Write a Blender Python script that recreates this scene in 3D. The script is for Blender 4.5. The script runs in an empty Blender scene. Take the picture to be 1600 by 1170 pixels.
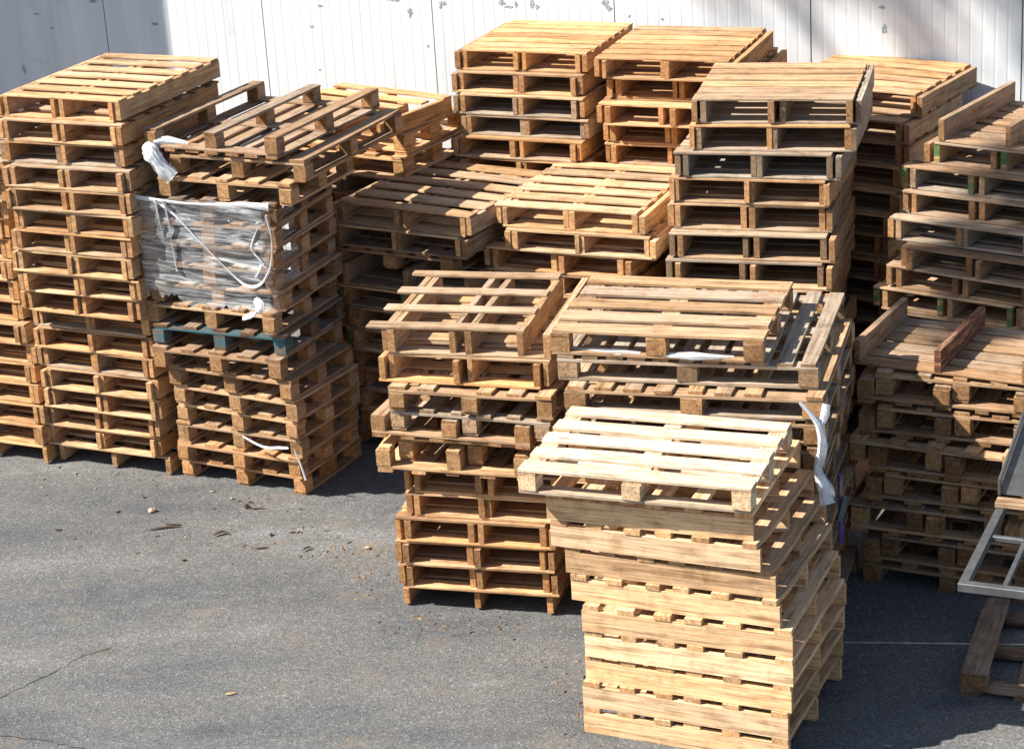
import bpy, math, random
from mathutils import Vector, Matrix, noise

# ------------------------------------------------------------------ camera, sky, sun, exposure
scene = bpy.context.scene
cam_data = bpy.data.cameras.new('camera')
cam = bpy.data.objects.new('camera', cam_data)
scene.collection.objects.link(cam)
R_ = Vector((0.998002, -0.022401, -0.059077)); U_ = Vector((0.063181, 0.353838, 0.933170)); F_ = Vector((0.0, 0.935038, -0.354547))
m = Matrix.Identity(4)
for i in range(3):
    m[i][0] = R_[i]; m[i][1] = U_[i]; m[i][2] = -F_[i]
m.translation = Vector((0, 0, 6.160))
cam.matrix_world = m
cam_data.sensor_fit = 'HORIZONTAL'
cam_data.sensor_width = 36.0
cam_data.lens = 78.79
cam_data.clip_end = 2000
scene.camera = cam

SUN_EL = math.radians(44)
SUN_AZ = math.radians(6)          # direction the light travels in, measured from +X
world = bpy.data.worlds.new('World')
scene.world = world
world.use_nodes = True
wn = world.node_tree
sky = wn.nodes.new('ShaderNodeTexSky')
sky.sky_type = 'NISHITA'
sky.sun_disc = False
sky.sun_elevation = SUN_EL
sky.sun_rotation = math.radians(270) + SUN_AZ * -1
sky.air_density = 1.0
sky.dust_density = 1.0
bg = wn.nodes['Background']
bg.inputs['Strength'].default_value = 0.07
wn.links.new(sky.outputs[0], bg.inputs[0])

sd = bpy.data.lights.new('sun', 'SUN')
sd.energy = 4.9
sd.angle = math.radians(0.5)
sd.color = (1.0, 0.94, 0.845)
sun = bpy.data.objects.new('sun', sd)
scene.collection.objects.link(sun)
travel = Vector((math.cos(SUN_EL) * math.cos(SUN_AZ), math.cos(SUN_EL) * math.sin(SUN_AZ), -math.sin(SUN_EL)))
sun.rotation_euler = travel.to_track_quat('-Z', 'Y').to_euler()
sun.location = (-20, 5, 20)
scene.view_settings.view_transform = 'Standard'
scene.view_settings.look = 'None'
scene.view_settings.gamma = 1
scene.view_settings.exposure = 1.2

rnd = random.Random(11)
C = scene.collection
rad = math.radians

# ------------------------------------------------------------------ materials
def new_mat(name):
    mt = bpy.data.materials.new(name); mt.use_nodes = True
    nt = mt.node_tree
    return mt, nt, nt.nodes['Principled BSDF']
def N(nt, typ, **kw):
    n = nt.nodes.new(typ)
    for k, v in kw.items():
        if isinstance(k, str) and hasattr(n, k): setattr(n, k, v)
    return n
def L(nt, a, b): nt.links.new(a, b)
def mixc(nt, mode, fac, a, b):
    n = nt.nodes.new('ShaderNodeMix'); n.data_type = 'RGBA'; n.blend_type = mode
    for s, v in ((n.inputs[0], fac), (n.inputs[6], a), (n.inputs[7], b)):
        if hasattr(v, 'links') or isinstance(v, bpy.types.NodeSocket): nt.links.new(v, s)
        else: s.default_value = v
    return n.outputs[2]
def ramp(nt, src, *stops):
    n = nt.nodes.new('ShaderNodeValToRGB')
    cr = n.color_ramp
    while len(cr.elements) < len(stops): cr.elements.new(0.5)
    for e, (p, c) in zip(cr.elements, stops):
        e.position = p; e.color = c if len(c) == 4 else (*c, 1)
    nt.links.new(src, n.inputs[0])
    return n.outputs[0]
def math_(nt, op, a, b=None, clamp=False):
    n = nt.nodes.new('ShaderNodeMath'); n.operation = op; n.use_clamp = clamp
    for s, v in zip(n.inputs, (a, b)):
        if v is None: continue
        if isinstance(v, bpy.types.NodeSocket): nt.links.new(v, s)
        else: s.default_value = v
    return n.outputs[0]
def g(v): return (v, v, v, 1)

def wood_material(name, paint=None):
    mt, nt, b = new_mat(name)
    oi = N(nt, 'ShaderNodeObjectInfo')
    tint = N(nt, 'ShaderNodeAttribute'); tint.attribute_name = 'tint'
    wx = N(nt, 'ShaderNodeAttribute'); wx.attribute_name = 'weather'
    eg = N(nt, 'ShaderNodeAttribute'); eg.attribute_name = 'endgrain'
    uv = N(nt, 'ShaderNodeUVMap'); uv.uv_map = 'grain'
    mp = N(nt, 'ShaderNodeMapping'); mp.inputs['Scale'].default_value = (2.2, 95, 1)
    L(nt, uv.outputs[0], mp.inputs[0])
    n1 = N(nt, 'ShaderNodeTexNoise'); n1.inputs['Scale'].default_value = 1.0; n1.inputs['Detail'].default_value = 5; n1.inputs['Roughness'].default_value = .65; n1.inputs['Distortion'].default_value = .35
    L(nt, mp.outputs[0], n1.inputs['Vector'])
    mp2 = N(nt, 'ShaderNodeMapping'); mp2.inputs['Scale'].default_value = (1.1, 13, 1)
    L(nt, uv.outputs[0], mp2.inputs[0])
    n2 = N(nt, 'ShaderNodeTexNoise'); n2.inputs['Scale'].default_value = 1.3; n2.inputs['Detail'].default_value = 3
    n2.inputs['Distortion'].default_value = .8
    L(nt, mp2.outputs[0], n2.inputs['Vector'])
    # knots
    mp3 = N(nt, 'ShaderNodeMapping'); mp3.inputs['Scale'].default_value = (2.6, 9, 1)
    L(nt, uv.outputs[0], mp3.inputs[0])
    vo = N(nt, 'ShaderNodeTexVoronoi'); vo.inputs['Scale'].default_value = 1.0
    L(nt, mp3.outputs[0], vo.inputs['Vector'])
    rare = math_(nt, 'GREATER_THAN', N2out(nt, vo.outputs['Color']), .5)
    kn = math_(nt, 'MULTIPLY', ramp(nt, vo.outputs['Distance'], (0.04, g(1)), (0.12, g(.35)), (0.2, g(0))), rare)
    # overall dirt in object space
    tc = N(nt, 'ShaderNodeNewGeometry')
    n4 = N(nt, 'ShaderNodeTexNoise'); n4.inputs['Scale'].default_value = 9; n4.inputs['Detail'].default_value = 5; n4.inputs['Roughness'].default_value = .7
    L(nt, tc.outputs['Position'], n4.inputs['Vector'])
    base = mixc(nt, 'MULTIPLY', 1.0, oi.outputs['Color'], tint.outputs['Color'])
    gr = ramp(nt, n1.outputs['Fac'], (0.33, (.56, .49, .42)), (0.46, (.92, .90, .88)), (0.62, (1.15, 1.16, 1.17)))
    c = mixc(nt, 'MULTIPLY', 1.0, base, gr)
    st = ramp(nt, n2.outputs['Fac'], (0.34, (.66, .57, .5)), (0.47, (1, 1, 1)), (0.6, (1.08, 1.05, 1.0)), (0.72, (.9, .84, .76)))
    c = mixc(nt, 'MULTIPLY', .85, c, st)
    # silvered weathering
    w_ = math_(nt, 'MULTIPLY', wx.outputs['Fac'], ramp(nt, n4.outputs['Fac'], (0.3, g(.35)), (0.62, g(1))))
    greyc = mixc(nt, 'MULTIPLY', 1.0, (.36, .315, .265, 1), gr)
    c = mixc(nt, 'MIX', w_, c, greyc)
    dirt = ramp(nt, n4.outputs['Fac'], (0.30, (.42, .37, .33)), (0.42, (.80, .77, .74)), (0.52, (1, 1, 1)))
    c = mixc(nt, 'MULTIPLY', .6, c, dirt)
    n5 = N(nt, 'ShaderNodeTexNoise'); n5.inputs['Scale'].default_value = 1; n5.inputs['Detail'].default_value = 6; n5.inputs['Roughness'].default_value = .7
    mp5 = N(nt, 'ShaderNodeMapping'); mp5.inputs['Scale'].default_value = (3.2, 30, 1); mp5.inputs['Location'].default_value = (7, 3, 0)
    L(nt, uv.outputs[0], mp5.inputs[0]); L(nt, mp5.outputs[0], n5.inputs['Vector'])
    c = mixc(nt, 'MULTIPLY', .75, c, ramp(nt, n5.outputs['Fac'], (0.36, (.50, .44, .39)), (0.47, (.95, .93, .91)), (0.6, (1.06, 1.04, 1.02))))
    mp6 = N(nt, 'ShaderNodeMapping'); mp6.inputs['Scale'].default_value = (2.2, 130, 1); L(nt, uv.outputs[0], mp6.inputs[0])
    n6 = N(nt, 'ShaderNodeTexNoise'); n6.inputs['Scale'].default_value = 1; n6.inputs['Detail'].default_value = 2; L(nt, mp6.outputs[0], n6.inputs['Vector'])
    c = mixc(nt, 'MULTIPLY', .8, c, ramp(nt, n6.outputs['Fac'], (0.25, (.25, .19, .14)), (0.31, (1, 1, 1))))
    c = mixc(nt, 'MIX', math_(nt, 'MULTIPLY', kn, .75), c, (.16, .085, .04, 1))
    # end grain: a bit darker, rings
    rg = N(nt, 'ShaderNodeTexNoise'); rg.inputs['Scale'].default_value = 38; rg.inputs['Detail'].default_value = 4; rg.inputs['Distortion'].default_value = 1.5
    L(nt, uv.outputs[0], rg.inputs['Vector'])
    ec = mixc(nt, 'MULTIPLY', 1.0, base, ramp(nt, rg.outputs['Fac'], (.35, (.50, .41, .32)), (.62, (.92, .80, .68))))
    ec = mixc(nt, 'MULTIPLY', .8, ec, dirt)
    c = mixc(nt, 'MIX', eg.outputs['Fac'], c, ec)
    if paint:
        wear = ramp(nt, n5.outputs['Fac'], (0.40, g(0)), (0.52, g(1)))
        c = mixc(nt, 'MIX', math_(nt, 'MULTIPLY', wear, .93), c, (*paint, 1))
    L(nt, c, b.inputs['Base Color'])
    b.inputs['Roughness'].default_value = .82
    b.inputs['Specular IOR Level'].default_value = .25
    bp = N(nt, 'ShaderNodeBump'); bp.inputs['Strength'].default_value = .35; bp.inputs['Distance'].default_value = .0015
    L(nt, n1.outputs['Fac'], bp.inputs['Height']); L(nt, bp.outputs[0], b.inputs['Normal'])
    return mt
def N2out(nt, col):
    s = nt.nodes.new('ShaderNodeSeparateColor'); nt.links.new(col, s.inputs[0]); return s.outputs[0]
WOOD = wood_material('pallet_wood')
GREEN = wood_material('green_paint_on_wood', (.035, .12, .035))
BLUE = wood_material('blue_paint_on_wood', (.025, .105, .13))
RED = wood_material('dark_red_paint_on_wood', (.075, .022, .018))
PURPLE = wood_material('violet_paint_on_wood', (.09, .06, .38))
def plain(name, col, rough=.6, metal=0.0, noise_amt=.25, scale=30, bump=0):
    mt, nt, b = new_mat(name)
    tc = N(nt, 'ShaderNodeNewGeometry')
    n = N(nt, 'ShaderNodeTexNoise'); n.inputs['Scale'].default_value = scale; n.inputs['Detail'].default_value = 5
    L(nt, tc.outputs['Position'], n.inputs['Vector'])
    c = ramp(nt, n.outputs['Fac'], (0.3, tuple(x * (1 - noise_amt) for x in col)), (0.7, tuple(min(1, x * (1 + noise_amt)) for x in col)))
    L(nt, c, b.inputs['Base Color']); b.inputs['Roughness'].default_value = rough; b.inputs['Metallic'].default_value = metal
    if bump:
        bp = N(nt, 'ShaderNodeBump'); bp.inputs['Strength'].default_value = bump; bp.inputs['Distance'].default_value = .002
        L(nt, n.outputs['Fac'], bp.inputs['Height']); L(nt, bp.outputs[0], b.inputs['Normal'])
    return mt
NAIL = plain('rusty_steel', (.09, .06, .045), .6, .5)
STEEL = plain('galvanised_steel', (.13, .135, .14), .5, .55, .2, 22)
RUBBER = plain('black_rubber', (.025, .025, .028), .8)
BARK = plain('bark', (.07, .045, .03), .95, 0, .5, 60, .6)
CHIP = plain('split_wood', (.42, .28, .16), .85, 0, .3, 40)
STONE = plain('pinkish_stone', (.5, .3, .22), .8)

def asphalt():
    mt, nt, b = new_mat('asphalt')
    gm = N(nt, 'ShaderNodeNewGeometry'); P = gm.outputs['Position']
    v = N(nt, 'ShaderNodeTexVoronoi'); v.inputs['Scale'].default_value = 88; L(nt, P, v.inputs['Vector'])
    sp = ramp(nt, N2out(nt, v.outputs['Color']), (0.0, g(.62)), (0.35, g(.88)), (0.75, g(1.04)), (0.94, g(1.3)), (1, g(1.7)))
    n = N(nt, 'ShaderNodeTexNoise'); n.inputs['Scale'].default_value = 120; n.inputs['Detail'].default_value = 3; L(nt, P, n.inputs['Vector'])
    fine = ramp(nt, n.outputs['Fac'], (0.32, g(.7)), (0.5, g(1)), (0.7, g(1.3)))
    big = N(nt, 'ShaderNodeTexNoise'); big.inputs['Scale'].default_value = .9; big.inputs['Detail'].default_value = 9; big.inputs['Roughness'].default_value = .66
    mp = N(nt, 'ShaderNodeMapping'); mp.inputs['Scale'].default_value = (.55, 1.5, 1); mp.inputs['Rotation'].default_value = (0, 0, rad(12))
    L(nt, P, mp.inputs[0]); L(nt, mp.outputs[0], big.inputs['Vector'])
    base = ramp(nt, big.outputs['Fac'], (0.30, (.070, .074, .079)), (0.40, (.095, .099, .103)), (0.48, (.116, .118, .119)), (0.56, (.130, .129, .125)), (0.64, (.158, .160, .160)), (0.72, (.185, .188, .190)))
    c = mixc(nt, 'MULTIPLY', 1, base, sp); c = mixc(nt, 'MULTIPLY', 1, c, fine)
    # rusty soil near the stacks and dark oil marks
    so = N(nt, 'ShaderNodeTexNoise'); so.inputs['Scale'].default_value = 2.3; so.inputs['Detail'].default_value = 7; so.inputs['Roughness'].default_value = .72; L(nt, P, so.inputs['Vector'])
    c = mixc(nt, 'MIX', ramp(nt, so.outputs['Fac'], (0.56, g(0)), (0.70, g(.45))), c, (.21, .155, .11, 1))
    oi = N(nt, 'ShaderNodeTexNoise'); oi.inputs['Scale'].default_value = 1.7; oi.inputs['Detail'].default_value = 4
    mp2 = N(nt, 'ShaderNodeMapping'); mp2.inputs['Location'].default_value = (4, 9, 2); L(nt, P, mp2.inputs[0]); L(nt, mp2.outputs[0], oi.inputs['Vector'])
    c = mixc(nt, 'MULTIPLY', ramp(nt, oi.outputs['Fac'], (0.60, g(0)), (0.74, g(.35))), c, (.5, .5, .52, 1))
    L(nt, c, b.inputs['Base Color']); b.inputs['Roughness'].default_value = .88
    b.inputs['Specular IOR Level'].default_value = .3
    bp = N(nt, 'ShaderNodeBump'); bp.inputs['Strength'].default_value = .8; bp.inputs['Distance'].default_value = .004
    L(nt, math_(nt, 'ADD', v.outputs['Distance'], n.outputs['Fac']), bp.inputs['Height']); L(nt, bp.outputs[0], b.inputs['Normal'])
    return mt
ASPHALT = asphalt()

def wall_mat():
    mt, nt, b = new_mat('white_painted_panel')
    gm = N(nt, 'ShaderNodeNewGeometry'); P = gm.outputs['Position']
    mp = N(nt, 'ShaderNodeMapping'); mp.inputs['Scale'].default_value = (5, 5, .5); L(nt, P, mp.inputs[0])
    n = N(nt, 'ShaderNodeTexNoise'); n.inputs['Scale'].default_value = 1.2; n.inputs['Detail'].default_value = 6; L(nt, mp.outputs[0], n.inputs['Vector'])
    c = ramp(nt, n.outputs['Fac'], (0.3, (.54, .565, .585)), (0.5, (.615, .64, .66)), (0.7, (.66, .685, .705)))
    n2 = N(nt, 'ShaderNodeTexNoise'); n2.inputs['Scale'].default_value = 3.3; n2.inputs['Detail'].default_value = 8; n2.inputs['Roughness'].default_value = .75; L(nt, P, n2.inputs['Vector'])
    c = mixc(nt, 'MULTIPLY', ramp(nt, n2.outputs['Fac'], (0.60, g(0)), (0.68, g(.35))), c, (.62, .60, .55, 1))
    L(nt, c, b.inputs['Base Color']); b.inputs['Roughness'].default_value = .45
    return mt
WALLM = wall_mat()
SEAM = plain('dark_joint', (.10, .10, .09), .9)
FLAKE = plain('bare_grey_patch', (.27, .31, .34), .8, 0, .5, 45)
CONC = plain('grey_render', (.4, .39, .37), .9, 0, .15, 3)
LINEP = plain('worn_white_line', (.6, .59, .52), .8, 0, .35, 45)
CRACK = plain('crack_filler', (.06, .06, .058), .9, 0, .5, 20)

def film_mat(name, lo, hi, sc):
    mt, nt, b = new_mat(name)
    gm = N(nt, 'ShaderNodeUVMap'); gm.uv_map = 'grain'
    mp = N(nt, 'ShaderNodeMapping'); mp.inputs['Scale'].default_value = sc; mp.inputs['Rotation'].default_value = (0, 0, rad(-9))
    L(nt, gm.outputs[0], mp.inputs[0])
    n = N(nt, 'ShaderNodeTexNoise'); n.inputs['Scale'].default_value = 1; n.inputs['Detail'].default_value = 7; n.inputs['Roughness'].default_value = .68; n.inputs['Distortion'].default_value = 1.1
    L(nt, mp.outputs[0], n.inputs['Vector'])
    f = ramp(nt, n.outputs['Fac'], (0.42, g(lo)), (0.54, g(lo * .6 + hi * .4)), (0.64, g(hi)))
    b.inputs['Base Color'].default_value = (.86, .89, .92, 1)
    b.inputs['Roughness'].default_value = .16; b.inputs['Subsurface Weight'].default_value = 0
    b.inputs['Specular IOR Level'].default_value = .8
    L(nt, f, b.inputs['Alpha'])
    bp = N(nt, 'ShaderNodeBump'); bp.inputs['Strength'].default_value = .55; bp.inputs['Distance'].default_value = .004
    L(nt, n.outputs['Fac'], bp.inputs['Height']); L(nt, bp.outputs[0], b.inputs['Normal'])
    return mt
FILM = film_mat('stretch_film', .06, .50, (2.6, 30, 1))
FILM2 = film_mat('bunched_film', .55, .95, (6, 40, 1))

# ------------------------------------------------------------------ mesh builder
class MB:
    """collects solid pieces with grain coordinates, per-piece tint and end-grain flags"""
    def __init__(s): s.v = []; s.f = []; s.uv = []; s.t = []; s.w = []; s.e = []; s.mi = []
    def ring(s, rings, uvl, tint=(1, 1, 1), wx=0, mi=0, end_mi=None, off=None, uvo=None):
        """rings: list of equal loops along the length; uvl: length coordinate per ring"""
        n = len(rings[0]); b0 = len(s.v)
        ou, ov = uvo if uvo else (rnd.uniform(0, 60), rnd.uniform(0, 60))
        for r in rings: s.v += [tuple(p) for p in r]
        per = [0]
        for i in range(n):
            a, c = Vector(rings[0][i]), Vector(rings[0][(i + 1) % n]); per.append(per[-1] + (a - c).length)
        def face(idx, uvs, e, m_):
            s.f.append(idx); s.uv += uvs; s.t.append(tint); s.w.append(wx); s.e.append(e); s.mi.append(m_)
        for k in range(len(rings) - 1):
            for i in range(n):
                j = (i + 1) % n
                face((b0 + k * n + i, b0 + k * n + j, b0 + (k + 1) * n + j, b0 + (k + 1) * n + i),
                     [(ou + uvl[k], ov + per[i]), (ou + uvl[k], ov + per[i + 1]), (ou + uvl[k + 1], ov + per[i + 1]), (ou + uvl[k + 1], ov + per[i])], 0, mi)
        for k, rev in ((0, True), (len(rings) - 1, False)):
            idx = [b0 + k * n + i for i in range(n)]
            ctr = Vector((0, 0, 0))
            for p in rings[k]: ctr += Vector(p)
            ctr /= n
            e1 = (Vector(rings[k][1]) - Vector(rings[k][0])).normalized()
            e2 = (Vector(rings[k][2]) - Vector(rings[k][1])).normalized()
            us = [((Vector(p) - ctr).dot(e1) + ou * .01, (Vector(p) - ctr).dot(e2) + ov * .002) for p in rings[k]]
            if rev: idx = idx[::-1]; us = us[::-1]
            face(tuple(idx), us, 1, end_mi if end_mi is not None else mi)
    def board(s, axis, c, ln, wd, th, segs=5, jit=.0015, tint=None, wx=None, mi=0, end_mi=None, skew=0, bow=0):
        """axis 'x' or 'y': direction of the length; c centre; wd horizontal width; th vertical"""
        if tint is None:
            k = rnd.uniform(.74, 1.16) * (.78 if rnd.random() < .12 else 1); h = rnd.uniform(-.03, .07); tint = (k * (1 + h * .5), k * (1 - h * .5), k * (1 - h * 2))
        if wx is None: wx = max(0, min(1, rnd.gauss(.12, .16)))
        if rnd.random() < .14 and wx > .17: wx = min(1, wx + rnd.uniform(.25, .6))
        rings = []; ul = []; ch = min(.0025, th * .18)
        for i in range(segs + 1):
            t = i / segs; q = (t - .5) * ln
            w2 = wd / 2 + rnd.uniform(-jit, jit); dz = bow * math.sin(t * math.pi) + rnd.uniform(-jit, jit) * .35
            sh = skew * q + rnd.uniform(-jit, jit) * .5
            if i in (0, segs) and segs > 3 and rnd.random() < .3: w2 *= rnd.uniform(.78, .97); sh += rnd.choice((-1, 1)) * (wd / 2 - w2) * .8
            if th < wd * .6 and w2 > .02:
                pr = [(-w2 + sh, -th / 2 + ch + dz), (-w2 + ch + sh, -th / 2 + dz), (w2 - ch + sh, -th / 2 + dz), (w2 + sh, -th / 2 + ch + dz),
                      (w2 + sh, th / 2 - ch + dz), (w2 - ch + sh, th / 2 + dz), (-w2 + ch + sh, th / 2 + dz), (-w2 + sh, th / 2 - ch + dz)]
            else:
                pr = [(-w2 + sh, -th / 2 + dz), (w2 + sh, -th / 2 + dz), (w2 + sh, th / 2 + dz), (-w2 + sh, th / 2 + dz)]
            if axis == 'x': rings.append([(c[0] + q, c[1] + a, c[2] + z) for a, z in pr])
            else: rings.append([(c[0] - a, c[1] + q, c[2] + z) for a, z in pr])
            ul.append(q)
        s.ring(rings, ul, tint, wx, mi, end_mi)
    def disc(s, c, r, mi):
        b0 = len(s.v); k = 6
        for i in range(k): s.v.append((c[0] + r * math.cos(i * 2 * math.pi / k), c[1] + r * math.sin(i * 2 * math.pi / k), c[2]))
        s.f.append(tuple(range(b0, b0 + k))); s.uv += [(0, 0)] * k; s.t.append((1, 1, 1)); s.w.append(0); s.e.append(0); s.mi.append(mi)
    def box(s, x0, x1, y0, y1, z0, z1, **kw):
        s.board('x' if (x1 - x0) >= (y1 - y0) else 'y', ((x0 + x1) / 2, (y0 + y1) / 2, (z0 + z1) / 2), max(x1 - x0, y1 - y0), min(x1 - x0, y1 - y0), z1 - z0, segs=kw.pop('segs', 1), jit=kw.pop('jit', 0), **kw)
    def mesh(s, name, mats, smooth=False):
        me = bpy.data.meshes.new(name)
        me.from_pydata(s.v, [], s.f)
        for mt in mats: me.materials.append(mt)
        me.polygons.foreach_set('material_index', s.mi)
        if smooth: me.polygons.foreach_set('use_smooth', [True] * len(s.f))
        uv = me.uv_layers.new(name='grain')
        flat = [q for p in s.uv for q in p]
        uv.data.foreach_set('uv', flat)
        a = me.attributes.new('tint', 'FLOAT_COLOR', 'FACE'); a.data.foreach_set('color', [q for t in s.t for q in (*t, 1)])
        a = me.attributes.new('weather', 'FLOAT', 'FACE'); a.data.foreach_set('value', s.w)
        a = me.attributes.new('endgrain', 'FLOAT', 'FACE'); a.data.foreach_set('value', [float(q) for q in s.e])
        me.update()
        return me
def link(name, me, parent=None, color=None, loc=None, rot=None):
    o = bpy.data.objects.new(name, me); C.objects.link(o)
    if parent is not None: o.parent = parent
    if color is not None: o.color = (*color, 1)
    if loc is not None: o.location = loc
    if rot is not None: o.rotation_euler = rot
    return o
def tag(o, label=None, cat=None, group=None, kind=None):
    if label: o['label'] = label
    if cat: o['category'] = cat
    if group: o['group'] = group
    if kind: o['kind'] = kind
    return o
def empty(name, loc, rot=(0, 0, 0)):
    e = bpy.data.objects.new(name, None); C.objects.link(e)
    e.empty_display_size = .1; e.location = loc; e.rotation_euler = rot
    return e
def simple(name, verts, faces, mat, parent=None, smooth=False, uvs=None):
    me = bpy.data.meshes.new(name); me.from_pydata(verts, [], faces); me.materials.append(mat)
    if uvs:
        u = me.uv_layers.new(name='grain')
        for p in me.polygons:
            for li in p.loop_indices: u.data[li].uv = uvs[me.loops[li].vertex_index]
    if smooth: me.polygons.foreach_set('use_smooth', [True] * len(me.polygons))
    me.update()
    return link(name, me, parent)

# ------------------------------------------------------------------ the setting
def sheet(name, pts, z, mat, kind='structure'):
    o = simple(name, [(x, y, z) for x, y in pts], [tuple(range(len(pts)))], mat)
    tag(o, kind=kind); return o
ground = sheet('ground', [(-150, -60), (150, -60), (150, 200), (-150, 200)], 0, ASPHALT)

W0 = Vector((-3.263, 18.96, 0)); WA = rad(-25.18)
WE = Vector((math.cos(WA), math.sin(WA), 0)); WN = Vector((math.sin(WA), -math.cos(WA), 0))   # WN faces the camera
PW = 1.5538
wall = empty('wall', W0, (0, 0, WA))
tag(wall, 'white ribbed sheet wall with grey scuffs behind all the pallet stacks', 'wall')
def wall_panel(i):
    """one profiled panel: fine vertical grooves pressed into a slab"""
    x0 = i * PW + .005; x1 = (i + 1) * PW - .005
    n = 17; pts = [(x0, 0.0)]
    step = (x1 - x0) / n
    for k in range(1, n):
        c = x0 + k * step
        pts += [(c - .012, 0.0), (c - .004, -.0013), (c + .004, -.0013), (c + .012, 0.0)]
    pts.append((x1, 0.0))
    v = []; f = []
    for (x, d) in pts: v.append((x, -d, 0.02)); v.append((x, -d, 5.2))
    for k in range(len(pts) - 1): f.append((2 * k, 2 * k + 2, 2 * k + 3, 2 * k + 1))
    b0 = len(v); v += [(x0, .1, .02), (x0, .1, 5.2), (x1, .1, .02), (x1, .1, 5.2)]; l = 2 * (len(pts) - 1)
    f += [(b0, 0, 1, b0 + 1), (l, b0 + 2, b0 + 3, l + 1), (b0 + 2, b0, b0 + 1, b0 + 3), (0, b0, b0 + 2, l), (1, l + 1, b0 + 3, b0 + 1)]
    simple('wall_panel', v, f, WALLM, wall)
for i in range(-4, 9): wall_panel(i)
simple('joint_backing', [(-4 * PW, .03, 0), (9 * PW, .03, 0), (9 * PW, .03, 5.2), (-4 * PW, .03, 5.2)], [(0, 1, 2, 3)], SEAM, wall)
def flake(x, z, w, h, seed):
    r = random.Random(seed); k = 17
    pts = [(x + w / 2 * math.cos(a) * r.uniform(.35, 1.15), z + h / 2 * math.sin(a) * r.uniform(.35, 1.15)) for a in [i * 2 * math.pi / k for i in range(k)]]
    v = [(p[0], -.0025, p[1]) for p in pts] + [(p[0], .0, p[1]) for p in pts]
    f = [tuple(range(k))] + [(i, (i + 1) % k, k + (i + 1) % k, k + i) for i in range(k)]
    simple('bare_patch', v, f, FLAKE, wall)
for j, (x, z, w, h) in enumerate([(2.74, 2.68, .10, .05), (2.80, 2.665, .06, .04), (2.91, 2.57, .05, .09), (2.90, 2.69, .05, .03), (3.21, 2.65, .08, .045), (3.18, 2.62, .03, .03),
        (3.72, 2.67, .07, .05), (3.78, 2.64, .09, .03), (3.84, 2.665, .03, .06), (3.98, 2.67, .05, .09), (4.02, 2.645, .04, .04), (4.59, 2.69, .06, .10), (4.62, 2.65, .07, .05),
        (4.78, 2.60, .03, .03), (6.77, 2.56, .05, .09), (6.75, 2.72, .05, .03), (-.91, 1.96, .05, .10), (-.10, 2.58, .09, .05), (.5, 2.4, .09, .03), (2.0, 2.43, .05, .03), (2.1, 2.6, .06, .02), (2.04, 2.07, .03, .02),
        (-.55, 2.33, .06, .02), (-.7, 2.45, .09, .02), (5.05, 2.58, .03, .02), (3.05, 2.3, .02, .03)]):
    flake(x, z, w, h, j)

# a building wing added out of view to keep sun off the left wall end
def occluder(name, x0, x1, y0, y1, h, label):
    b = empty(name, ((x0 + x1) / 2, (y0 + y1) / 2, 0)); hx, hy = (x1 - x0) / 2, (y1 - y0) / 2
    mb = MB(); mb.box(-hx, hx, -hy, hy, 0, h); link('outer_wall', mb.mesh('wing_wall', [CONC]), b)
    mb = MB(); mb.box(-hx - .15, hx + .15, -hy - .15, hy + .15, h + .002, h + .2); link('roof', mb.mesh('wing_roof', [STEEL]), b)
    tag(b, label, 'occluder'); return b
occluder('occluder', -8.6, -7.0, 18.24, 21.2, 9, 'grey rendered building wing added unseen to shade the left end of the ribbed wall')

# thin painted line, cracks in the asphalt
def ribbon(name, pts, w, z, mat, jit=.003, kind='structure', seed=3):
    r = random.Random(seed); P = []
    for a, b in zip(pts, pts[1:]):
        n = max(2, int(math.dist(a, b) / .04))
        for k in range(n): P.append((a[0] + (b[0] - a[0]) * k / n, a[1] + (b[1] - a[1]) * k / n))
    P.append(pts[-1]); v = []; f = []
    for k, p in enumerate(P):
        q = P[min(k + 1, len(P) - 1)]; o = P[max(k - 1, 0)]
        d = Vector((q[0] - o[0], q[1] - o[1])).normalized(); n = Vector((-d.y, d.x))
        c = Vector(p) + n * r.uniform(-jit, jit); hw = w / 2 * r.uniform(.6, 1.15)
        v += [(c.x + n.x * hw, c.y + n.y * hw, z), (c.x - n.x * hw, c.y - n.y * hw, z)]
        if k: f.append((2 * k - 2, 2 * k - 1, 2 * k + 1, 2 * k))
    o = simple(name, v, f, mat); tag(o, kind=kind); return o
ribbon('line_marking', [(1.82, 11.535), (2.2, 11.475), (2.9, 11.36)], .016, .004, LINEP, .002)
ribbon('crack', [(-3.3, 11.25), (-3.07, 11.516), (-2.93, 11.66), (-2.77, 11.825), (-2.66, 11.98), (-2.5, 12.05)], .007, .004, CRACK, .014)
ribbon('crack', [(-3.3, 11.16), (-2.988, 11.08), (-2.75, 11.0), (-2.487, 10.863), (-2.2, 10.7)], .008, .004, CRACK, .012, seed=8)

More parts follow.
